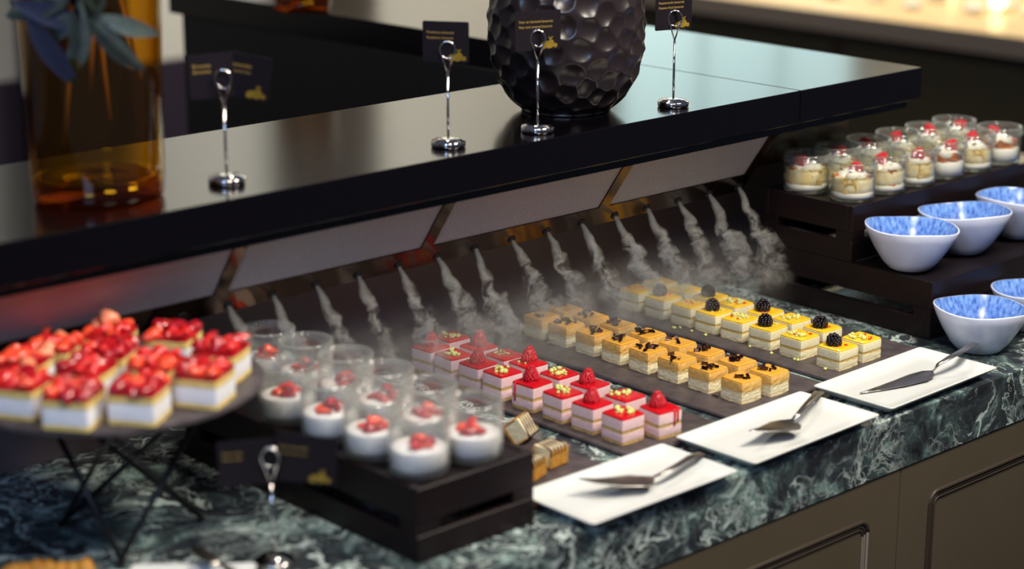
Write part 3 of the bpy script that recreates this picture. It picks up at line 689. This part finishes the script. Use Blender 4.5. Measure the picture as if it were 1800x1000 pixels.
def straw_piece(seed, m):
    rnd = random.Random(seed); bm = bmesh.new(); R = rnd.uniform(.0085, .0115); L = R*1.5
    prof = [(0, -L*.8), (R*.35, -L*.68), (R*.7, -L*.25), (R*.95, L*.2), (R*.75, L*.5), (.0, L*.55)]
    k = rnd.choice((5, 6)); nseg = 8; ang = PI*rnd.uniform(.6, 1.1)
    rings = []
    for r, z in prof: rings.append([bm.verts.new((r*math.cos(ang*i/nseg), r*math.sin(ang*i/nseg), z)) for i in range(nseg+1)])
    for a, b in zip(rings, rings[1:]):
        for i in range(nseg): bm.faces.new((a[i], a[i+1], b[i+1], b[i]))
    for side in (0, -1):
        bm.faces.new([r[side] for r in rings])
    bmesh.ops.remove_doubles(bm, verts=bm.verts, dist=.0002)
    bmesh.ops.rotate(bm, verts=bm.verts, cent=(0, 0, 0), matrix=Matrix.Rotation(PI/2, 3, 'X'))
    bmesh.ops.translate(bm, verts=bm.verts, vec=(0, 0, -min(v.co.z for v in bm.verts)))
    bmesh.ops.bevel(bm, geom=bm.edges[:], offset=.0006, segments=1, affect='EDGES')
    return fin(bm, 'strawberry_piece', m, True)
SP = [straw_piece(k, STR[(0, 1, 2, 0, 3, 1, 2, 0)[k]]) for k in range(8)]
lj = [((728, 733), 'at the crate corner'), ((645, 705), 'second from the corner beside the menu cards'), ((560, 675), 'third from the corner above the menu card'), ((478, 650), 'furthest along the menu card side'),
      ((832, 722), 'at the corner beside the drizzled slices'), ((740, 680), 'second from the slices on the slate side'), ((675, 660), 'third from the slices on the slate side'), ((610, 625), 'fourth from the slices on the slate side'), ((528, 605), 'fifth from the slices, before the steam'), ((460, 578), 'at the wall end beside the strawberry cakes')]
ljp = [(1.2585, 1.513), (1.2575, 1.588), (1.2572, 1.664), (1.257, 1.742), (1.329, 1.5075), (1.330, 1.582), (1.329, 1.656), (1.3295, 1.728), (1.326, 1.800), (1.322, 1.868)]
for i, ((_, w), (x, y)) in enumerate(zip(lj, ljp)):
    rnd = random.Random(300+i)
    t = thing('panna_cotta_jar', f'glass of white panna cotta with strawberries, {w}', 'jar', (x, y, .0817), rnd.random()*6, 'panna cotta jars')
    put('glass_jar', LJAR, t); put('rim', LRIM, t); put('panna_cotta', PFILL, t)
    for k in range(5):
        a = k*1.3; R = .0 if k == 4 else .011
        put('strawberry_piece', SP[(i+k) % 8 if (i+k) % 8 != 4 else 1], t, (R*math.cos(a), R*math.sin(a), .0305+(.007 if k == 4 else 0)), (rnd.uniform(-.3, .3), rnd.uniform(-.3, .3), rnd.random()*6), (.85, .85, .85))

# ---------------------------------------------------------------- slate stand with strawberry cakes
SC = Vector((1.040, 1.758, 0)); SZ = .1755; SR = .161
feet = [Vector((1.0011, 1.8173, 0)), Vector((.9869, 1.6711, 0)), Vector((1.1266, 1.7235, 0))]
fcn = sum(feet, Vector())/3
st = thing('cake_stand', 'round slate cake stand on crossed black wire legs', 'cake stand', (SC.x, SC.y, 0))
bm = bmesh.new(); lp = []
for rr, zz in ((SR-.003, SZ-.008), (SR, SZ-.005), (SR-.0005, SZ-.0015), (SR-.003, SZ)):
    lp.append([((rr+.0018*mnoise.noise(Vector((8*math.cos(a), 8*math.sin(a), 1)))+.0012*mnoise.noise(Vector((25*math.cos(a), 25*math.sin(a), 4))))*math.cos(a), (rr+.0018*mnoise.noise(Vector((8*math.cos(a), 8*math.sin(a), 1)))+.0012*mnoise.noise(Vector((25*math.cos(a), 25*math.sin(a), 4))))*math.sin(a), zz) for a in [2*PI*k/90 for k in range(90)]])
loft(bm, lp); put('slate_disc', fin(bm, 'slate_disc', SLATE), st)
WIRE = mat('black_wire', (14, 11, 18), .4)
tops = [fcn+(f-fcn)*1.35 + Vector((0, 0, SZ-.0115)) for f in feet]
for i, f in enumerate(feet):
    for j in range(3):
        if j != i:
            tt = tops[j]; side = (tt-f).cross(Vector((0, 0, 1))).normalized()*(.0045 if (i-j) % 3 == 1 else -.0045)
            a_ = f+Vector((0, 0, .0034))+side; b_ = tt+side
            put('wire_leg', tube('wire_leg', WIRE, [a_-SC, b_-SC], .0032, 8), st)
ring = [tops[0]*0+Vector((fcn.x-SC.x+.10*math.cos(2*PI*k/36), fcn.y-SC.y+.10*math.sin(2*PI*k/36), SZ-.0115)) for k in range(37)]
put('wire_ring', tube('wire_ring', WIRE, ring, .003, 8), st)
STB = [('sponge_base', mat('butter_sponge', (232, 206, 128), .8, c2=(220, 188, 104), scale=220, bump=.4, bscale=500), 0, .0055), ('cream_layer', mat('white_cream', (236, 236, 240), .55, sss=.2), .0055, .0225), ('sponge_layer', MATS['butter_sponge'], .0225, .030), ('jelly', mat('strawberry_jelly', (172, 14, 28), .15, coat=.5), .030, .0335)]
SM = [(n_, layer_mesh(n_, m_, .049, .049, a_, b_+.0001, .0006 if 'sponge' in n_ else .0003, i*4, .0003)) for i, (n_, m_, a_, b_) in enumerate(STB)]
sc_ = [((36, 650), 'at the cut-off edge in front'), ((38, 613), 'behind the cut-off front one'), ((128, 668), 'in front, beside the cut-off one'), ((150, 626), 'second row, behind the front one'), ((243, 660), 'at the front rim between two others'), ((190, 596), 'third row, below the tall pale berry'),
       ((273, 617), 'in the middle of the stand'), ((357, 632), 'in front at the jar side'), ((387, 592), 'at the rim beside the tall jars'), ((304, 566), 'in the back row toward the jars'), ((197, 552), 'in the back row with the tallest pale berry'), ((104, 574), 'in the back row on the wall side')]
ang = math.atan2(-.824, .566)
e1 = Vector((math.cos(ang), math.sin(ang), 0)); e2 = Vector((-e1.y, e1.x, 0))
for i, ((px, py), w) in enumerate(sc_):
    p = at(px, py, SZ+.045); rnd = random.Random(700+i)
    p = p-FH*(max(0, p.y-1.812)/FH.y)
    t = thing('strawberry_cake', f'square cream cake heaped with strawberries, {w}', 'cake', (p.x, p.y, SZ+.0003), ang+rnd.uniform(-.05, .05), 'strawberry cream cakes')
    for n_, me in SM: put(n_, me, t)
    for k in range(12):
        gx, gy = (k % 3)-1, (k//3)-1.5
        m_i = rnd.choice((0, 1, 2, 3, 5, 6, 7, 2, 0)) if i not in (1, 10, 11) else rnd.choice((0, 1, 4, 5, 1, 7))
        put('strawberry_piece', SP[m_i], t, (gx*.0155+rnd.uniform(-.002, .002), gy*.0115+rnd.uniform(-.002, .002), .0325+rnd.uniform(0, .004)), (rnd.uniform(-.5, .5), rnd.uniform(-.5, .5), rnd.random()*6), (.95, .95, .95))
    if i == 10: put('strawberry_piece', SP[4], t, (0, .004, .046), (.5, .2, 1), (1.3, 1.3, 1.3))

# ---------------------------------------------------------------- sign holders and menu cards
SB = lathe('base', CHROME, [(0, .0004), (.0205, .0004), (.0213, .0016), (.0213, .0066), (.0205, .0078), (.017, .0084), (.0165, .0096), (.006, .0104), (0, .0104)], 40)
SPOLE = tube('pole', CHROME, [(0, 0, .0098), (0, 0, .090)], .0016, 10)
def ring_mesh():
    bm = bmesh.new()
    for dy, a0, a1, fl in ((.0011, -.62, PI*2-1.6, 1), (-.0011, .62+PI, -PI+1.5, 1)):
        pts = [(0, dy*.4, .0895)]
        n = 26
        for k in range(n+1):
            a = a0+(a1-a0)*k/n; pts.append((.0092*math.cos(a), dy, .1195+.0105*math.sin(a)))
        add_tube(bm, pts, .00105, 7)
    return fin(bm, 'clip_ring', CHROME, True)
CLIP = ring_mesh()
def emblem(w):
    """sliced fruit: half pear, apple with leaf, berry, small slices"""
    bm = bmesh.new()
    def ell(cx, cz, rx, rz, rot=0, n=16, y=0):
        vs = []
        for k in range(n):
            a = 2*PI*k/n; x, z = rx*math.cos(a), rz*math.sin(a)
            vs.append(bm.verts.new((cx+x*math.cos(rot)-z*math.sin(rot), y, cz+x*math.sin(rot)+z*math.cos(rot))))
        bm.faces.new(vs)
    s = w
    ell(-.16*s, .10*s, .13*s, .10*s, .5); ell(.06*s, .14*s, .11*s, .13*s, -.2, y=-.00005); ell(.02*s, .05*s, .09*s, .045*s, .1, y=-.0001); ell(.21*s, .09*s, .065*s, .07*s, y=-.00006)
    ell(.03*s, .31*s, .02*s, .06*s, .5); ell(.09*s, .32*s, .02*s, .055*s, -.6); ell(.055*s, .26*s, .008*s, .05*s)
    ell(-.06*s, .19*s, .035*s, .05*s, .3)
    bmesh.ops.solidify(bm, geom=list(bm.faces), thickness=.00012)
    return fin(bm, 'fruit_emblem', GOLDBRIGHT)
def text_mesh(s, width):
    c = bpy.data.curves.new('t', 'FONT'); c.body = s; c.size = 1; c.resolution_u = 2; c.extrude = .008; c.offset = .012
    o = bpy.data.objects.new('t', c); COL.objects.link(o)
    bpy.context.view_layer.update()
    me = bpy.data.meshes.new_from_object(o.evaluated_get(bpy.context.evaluated_depsgraph_get()))
    bpy.data.objects.remove(o); bpy.data.curves.remove(c)
    xs_ = [v.co.x for v in me.vertices]; k = width/(max(xs_)-min(xs_))
    me.transform(Matrix.Rotation(PI/2, 4, 'X') @ Matrix.Scale(k, 4)); me.materials.clear(); me.materials.append(GOLD); return me
def card(pos, d_yaw, lines, label, w=.058, h=.050, roll=0, tw=.034, em=True):
    bm = bmesh.new(); lp = []
    for y in (-.0003, .0003): lp.append([(a, y, b+h/2) for a, b in rrect(w, h, .002, 3)])
    loft(bm, lp)
    t = thing('menu_card', label, 'card', pos, 0, 'dark menu cards', fin(bm, 'menu_card', CARD))
    t.rotation_euler = (Matrix.Rotation(math.radians(-42.6)+d_yaw, 3, 'Z') @ Matrix.Rotation(roll, 3, 'Y')).to_euler()
    for k, s in enumerate(lines):
        put('lettering', text_mesh(s, tw*(1 if k == 0 else .98)), t, (-w/2+.005, -.00045, h*.70-k*.0065))
    if em: put('fruit_emblem', emblem(.042), t, (w*.24, -.00045, .0015))
    return t
def sign(loc, lb, yaw=0):
    t = thing('sign_holder', lb, 'sign holder', loc, math.radians(-42.6)+yaw, 'chrome sign holders')
    put('base', SB, t); put('pole', SPOLE, t); put('clip_ring', CLIP, t); return t
def off(loc, dr, df, z): return (loc[0]+RT.x*dr+FH.x*df, loc[1]+RT.y*dr+FH.y*df, loc[2]+z)
ZSH = .3402
s1 = (1.2476+.005, 1.8335+.006, ZSH); s2 = (1.5685, 1.8215, ZSH); s3 = (1.7114, 1.813, ZSH); s4 = (1.9652, 1.814, ZSH); s5 = (1.112, 1.575, 0)
sign(s1, 'chrome sign holder beside the amber vase, holding two crossed cards'); sign(s2, 'chrome sign holder on the shelf between the crossed cards and hammered vase')
sign(s3, 'chrome sign holder standing right before the hammered vase'); sign(s4, 'chrome sign holder near the shelf seam past the hammered vase')
sign(s5, 'chrome sign holder on the marble beside the jar crate')
card(off(s1, -.008, .0022, .098), .25, ['Brownie', 'Brownie'], 'dark menu card by the amber vase, behind its partner', roll=-.05, tw=.020, em=False)
card(off(s1, .022, .0044, .097), -.25, ['Cheesecake', 'Cheesecake bites'], 'dark menu card by the amber vase, tilted with gold fruit', roll=.13, tw=.030)
card(off(s2, -.002, .0022, .104), -.22, ['Framboos bavarois', 'Raspberry bavarois'], 'dark menu card reading Framboos bavarois', tw=.034)
card(off(s3, .000, .0022, .104), .38, ['Peer en karamel bavarois', 'Pear and caramel bavarois'], 'dark menu card reading Peer en karamel bavarois', w=.062, tw=.046)
card(off(s4, -.002, .0022, .104), .5, ['Passievrucht bavarois', 'Passion fruit bavarois'], 'dark menu card near the shelf seam, partly out of view', w=.058, tw=.040)
card(off(s5, -.024, .0022, .088), .12, ['Panna cotta', 'Panna cotta'], 'dark menu card under the jars, behind the other card', roll=-.04, tw=.020, em=False)
card(off(s5, .034, .0046, .090), -.15, ['Panna cotta aardbei', 'Strawberry panna cotta'], 'dark menu card under the jars with blurred gold fruit', w=.066, h=.052, roll=.06, tw=.030)

# ---------------------------------------------------------------- vases
def amber_vase(label, c, r, h):
    t = thing('amber_vase', label, 'vase', (c[0], c[1], ZSH), 0, 'amber glass vases')
    k = .006
    put('glass_wall', lathe('glass_wall', AMBER, [(r*.93, .012), (r*.955, .02), (r*.97, h*.3), (r*1.03, h*.8), (r*1.05, h), (r*1.05-.004, h), (r*1.03-.004, h*.8), (r*.97-.004, h*.3), (r*.955-.004, .026)], 64), t)
    put('thick_base', lathe('thick_base', AMBERTHICK, [(0, .0005), (r*.86, .0005), (r*.93, .004), (r*.95, .012), (r*.93, .024), (r*.8, .026), (r*.5, .021), (0, .020)], 64), t)
    return t
AV = at(150, 374, ZSH); AVC = (AV.x+FH.x*.074, AV.y+FH.y*.074)
amber_vase('tall amber glass vase holding leafy stems on the near shelf', AVC, .076, .31)
av2 = at(527, 24, ZSH); amber_vase('second amber glass vase on the far shelf arm', (av2.x+FH.x*.05, av2.y+FH.y*.05), .055, .25)
def hammered():
    r_p = np.array([[0, .056], [.006, .066], [.02, .081], [.045, .0965], [.08, .1055], [.115, .1075], [.15, .1055], [.18, .099], [.21, .087], [.23, .072], [.238, .060]])
    NZ, NA = 150, 300; zz = np.linspace(0, .238, NZ); rr = np.interp(zz, r_p[:, 0], r_p[:, 1])
    k = np.ones(9)/9; rs = np.convolve(np.pad(rr, 4, mode='edge'), k, 'valid')
    A = np.linspace(0, 2*PI, NA, endpoint=False)
    X = rs[:, None]*np.cos(A); Y = rs[:, None]*np.sin(A); Z = np.repeat(zz[:, None], NA, 1)
    V = np.stack([X, Y, Z], -1).reshape(-1, 3)
    rng = np.random.default_rng(3); pool = V[rng.permutation(len(V))[:6000]]; seeds = [pool[0]]; dmin = ((pool-pool[0])**2).sum(1)
    while dmin.max() > .0215**2:      # spread the hammer marks evenly but irregularly
        cand = np.where(dmin > max(.0215**2, dmin.max()*.55))[0]; k_ = rng.choice(cand); seeds.append(pool[k_]); dmin = np.minimum(dmin, ((pool-pool[k_])**2).sum(1))
    sd = np.array(seeds); d = np.full(len(V), 9.0)
    for q_ in sd: d = np.minimum(d, ((V-q_)**2).sum(1))
    d = np.sqrt(d)
    dep = np.maximum(0, 1-(d/.0165)**2)*.0050
    dep[:NA*2] = 0
    nrm = np.stack([V[:, 0], V[:, 1], 0*V[:, 0]], -1); nrm /= np.linalg.norm(nrm, axis=1)[:, None]+1e-9
    V = V-nrm*dep[:, None]
    F = []
    for j in range(NZ-1):
        for i in range(NA): F.append((j*NA+i, j*NA+(i+1) % NA, (j+1)*NA+(i+1) % NA, (j+1)*NA+i))
    F.append(tuple(range(NA))[::-1])
    me = bpy.data.meshes.new('hammered_vase'); me.from_pydata(V.tolist(), [], F); me.update()
    me.polygons.foreach_set('use_smooth', [True]*len(me.polygons)); me.materials.append(mat('dark_bronze_lacquer', (34, 26, 28), .3, spec=.7)); return me
HV = at(997, 206, ZSH); thing('hammered_vase', 'large dark hammered-metal vase with round dimples on the black shelf', 'vase', (HV.x+FH.x*.058, HV.y+FH.y*.058, ZSH), 0, None, hammered())

# leafy branch in the near vase
LEAF = [mat('grey_green_leaf', (98, 112, 106), .5, c2=(82, 96, 96), scale=60), mat('blue_dark_leaf', (38, 44, 70), .45), mat('yellow_stem', (150, 122, 40), .5)]
br = thing('leafy_branch', 'grey-green leafy stems standing in the near amber vase', 'branch', (AVC[0], AVC[1], ZSH+.03))
def rel(dr, df, z): return Vector((RT.x*dr+FH.x*df, RT.y*dr+FH.y*df, z))
for a, b, c_ in ((rel(.05, .01, .10), rel(.02, .01, .24), rel(-.02, -.02, .36)), (rel(-.04, .02, .02), rel(-.02, .0, .17), rel(.02, -.02, .35)), (rel(.01, .03, .05), rel(.0, .02, .2), rel(-.05, .0, .34)), (rel(.0, -.02, .09), rel(.01, -.02, .2), rel(.03, -.03, .34))):
    put('stem', tube('stem', LEAF[2], [a, a.lerp(b, .5)+Vector((.002, 0, 0)), b, c_], .0028, 6), br)
def leaf_mesh(L, wd, m, curve):
    bm = bmesh.new(); lp = []; n = 9
    A, B, C_ = [], [], []
    for k in range(n):
        t = k/(n-1); w = wd*math.sin(PI*min(1, t*.96+.02))**.8; z = -curve*t*t*L
        A.append(bm.verts.new((t*L, -w, z+w*.35))); B.append(bm.verts.new((t*L, 0, z))); C_.append(bm.verts.new((t*L, w, z+w*.35)))
    for k in range(n-1):
        bm.faces.new((A[k], A[k+1], B[k+1], B[k])); bm.faces.new((B[k], B[k+1], C_[k+1], C_[k]))
    bmesh.ops.solidify(bm, geom=list(bm.faces), thickness=.0005)
    return fin(bm, 'leaf', m, True)
LM = [leaf_mesh(.075, .011, LEAF[0], .35), leaf_mesh(.06, .010, LEAF[0], .6), leaf_mesh(.09, .012, LEAF[1], .2)]
for (dr, z, ang_, k, df) in ((.022, .245, -115, 0, -.088), (.028, .25, -75, 1, -.089), (.02, .24, -50, 0, -.090), (.03, .245, -25, 1, -.088), (.01, .25, -140, 1, -.089), (.0, .26, -165, 0, -.09), (.012, .262, -95, 0, -.094), (-.045, .245, -60, 2, -.088), (-.06, .26, -20, 2, -.09), (-.03, .27, 0, 1, -.092), (.04, .27, -130, 0, -.093), (-.07, .27, -150, 1, -.088), (.0, .28, -60, 0, -.096)):
    o = put('leaf', LM[k], br)
    p = rel(dr, df, z-.062); a = math.radians(ang_)
    dx = (RT*math.cos(a)+Vector((0, 0, 1))*math.sin(a)).normalized(); dz = -FH.copy(); dy = dz.cross(dx).normalized(); dz = dx.cross(dy)
    o.matrix_local = Matrix.Translation(p) @ Matrix((dx, dy, dz)).transposed().to_4x4()

# ---------------------------------------------------------------- dishes on the far counter
fd = [(1420, 4, .035), (1560, 22, .03), (1608, 8, .04), (1670, 30, .035), (1730, 24, .03), (1775, 38, .035), (1500, 8, .03)]
DISH = lathe('far_dish', PORCELAIN, [(0, .001), (.6, .001), (.75, .15), (1, .9), (.95, .95), (.7, .25), (0, .2)], 28)
for i, (x, y, r) in enumerate(fd):
    p = at(x, y, 0); o = thing('far_dish', 'small pale dish blurred on the far counter', 'dish', (p.x+.12, p.y, .0005), 0, 'dishes on the far counter', DISH); o['label'] = 'small pale dish blurred on the far counter, '+('closest to the hammered vase', 'beside the added glint', 'behind the added glint', 'between the two glints', 'beyond the second glint', 'at its outer edge', 'second from the hammered vase')[i]; o.scale = (r, r, r*.7)
GLINT = mat('warm_added_glint', (255, 226, 170), .5, emit=5)  # added glowing bodies that stand in for blurred glass reflections
for i, (x, y) in enumerate(((1608, -2), (1690, 34), (1758, 40))):
    p = at(x, y, 0); t = thing('added_glint', 'small added glowing glint blurred on the far counter, '+('closest to the hammered vase', 'in the middle of three', 'furthest along the counter')[i], 'added glint', (p.x+.18, p.y, .0005), 0, 'added glints on the far counter')
    put('base', lathe('base', CHROME, [(0, 0), (.02, 0), (.02, .004), (.004, .006), (.004, .02)], 20), t); put('glint_cap', lathe('glint_cap', GLINT, [(.02, .02), (.022, .04), (.014, .052), (0, .052)], 20), t)

# ---------------------------------------------------------------- steam
JL = .165
STEAM = steam_mat('steam', 420, JL, .0032, .15, 70, .46, .60)
bm = bmesh.new(); add_lathe(bm, [(.006, -.001), (.006+.2*JL*.5, JL*.5), (.006+.2*JL, JL)], 14, True, True); JET = fin(bm, 'steam_jet', STEAM, True)
OW = ['first', 'second', 'third', 'fourth', 'fifth', 'sixth', 'seventh', 'eighth', 'ninth', 'tenth', 'eleventh', 'twelfth', 'thirteenth', 'fourteenth', 'fifteenth']
for i, x in enumerate(VX[3:]):
    rnd = random.Random(900+i)
    where = 'above the panna cotta jars' if i < 4 else ('above the pink cakes' if i < 7 else ('above the caramel cakes' if i < 11 else 'above the yellow cakes'))
    t = thing('steam_jet', f'wisp of white steam blown from the {OW[i]} vent, {where}', 'steam', (x, fasc(.1885)-.002, .187), 0, 'steam jets', JET)
    d = Vector((rnd.uniform(-.06, .06), -.62+rnd.uniform(-.06, .06), -.78)); t.rotation_euler = d.to_track_quat('Z', 'Y').to_euler()
    s = rnd.uniform(.82, 1.05); t.scale = (s, s, s)
bm = bmesh.new(); add_box(bm, 1.22, 2.235, 1.775, 1.992, .007, .125); o = thing('steam_haze', 'low haze of steam drifting over the wall ends of the cake slates', 'steam', me=fin(bm, 'steam_haze', steam_mat('steam_haze', 6.5, None, scale=26, lo=.42, hi=.66))); o['kind'] = 'stuff'
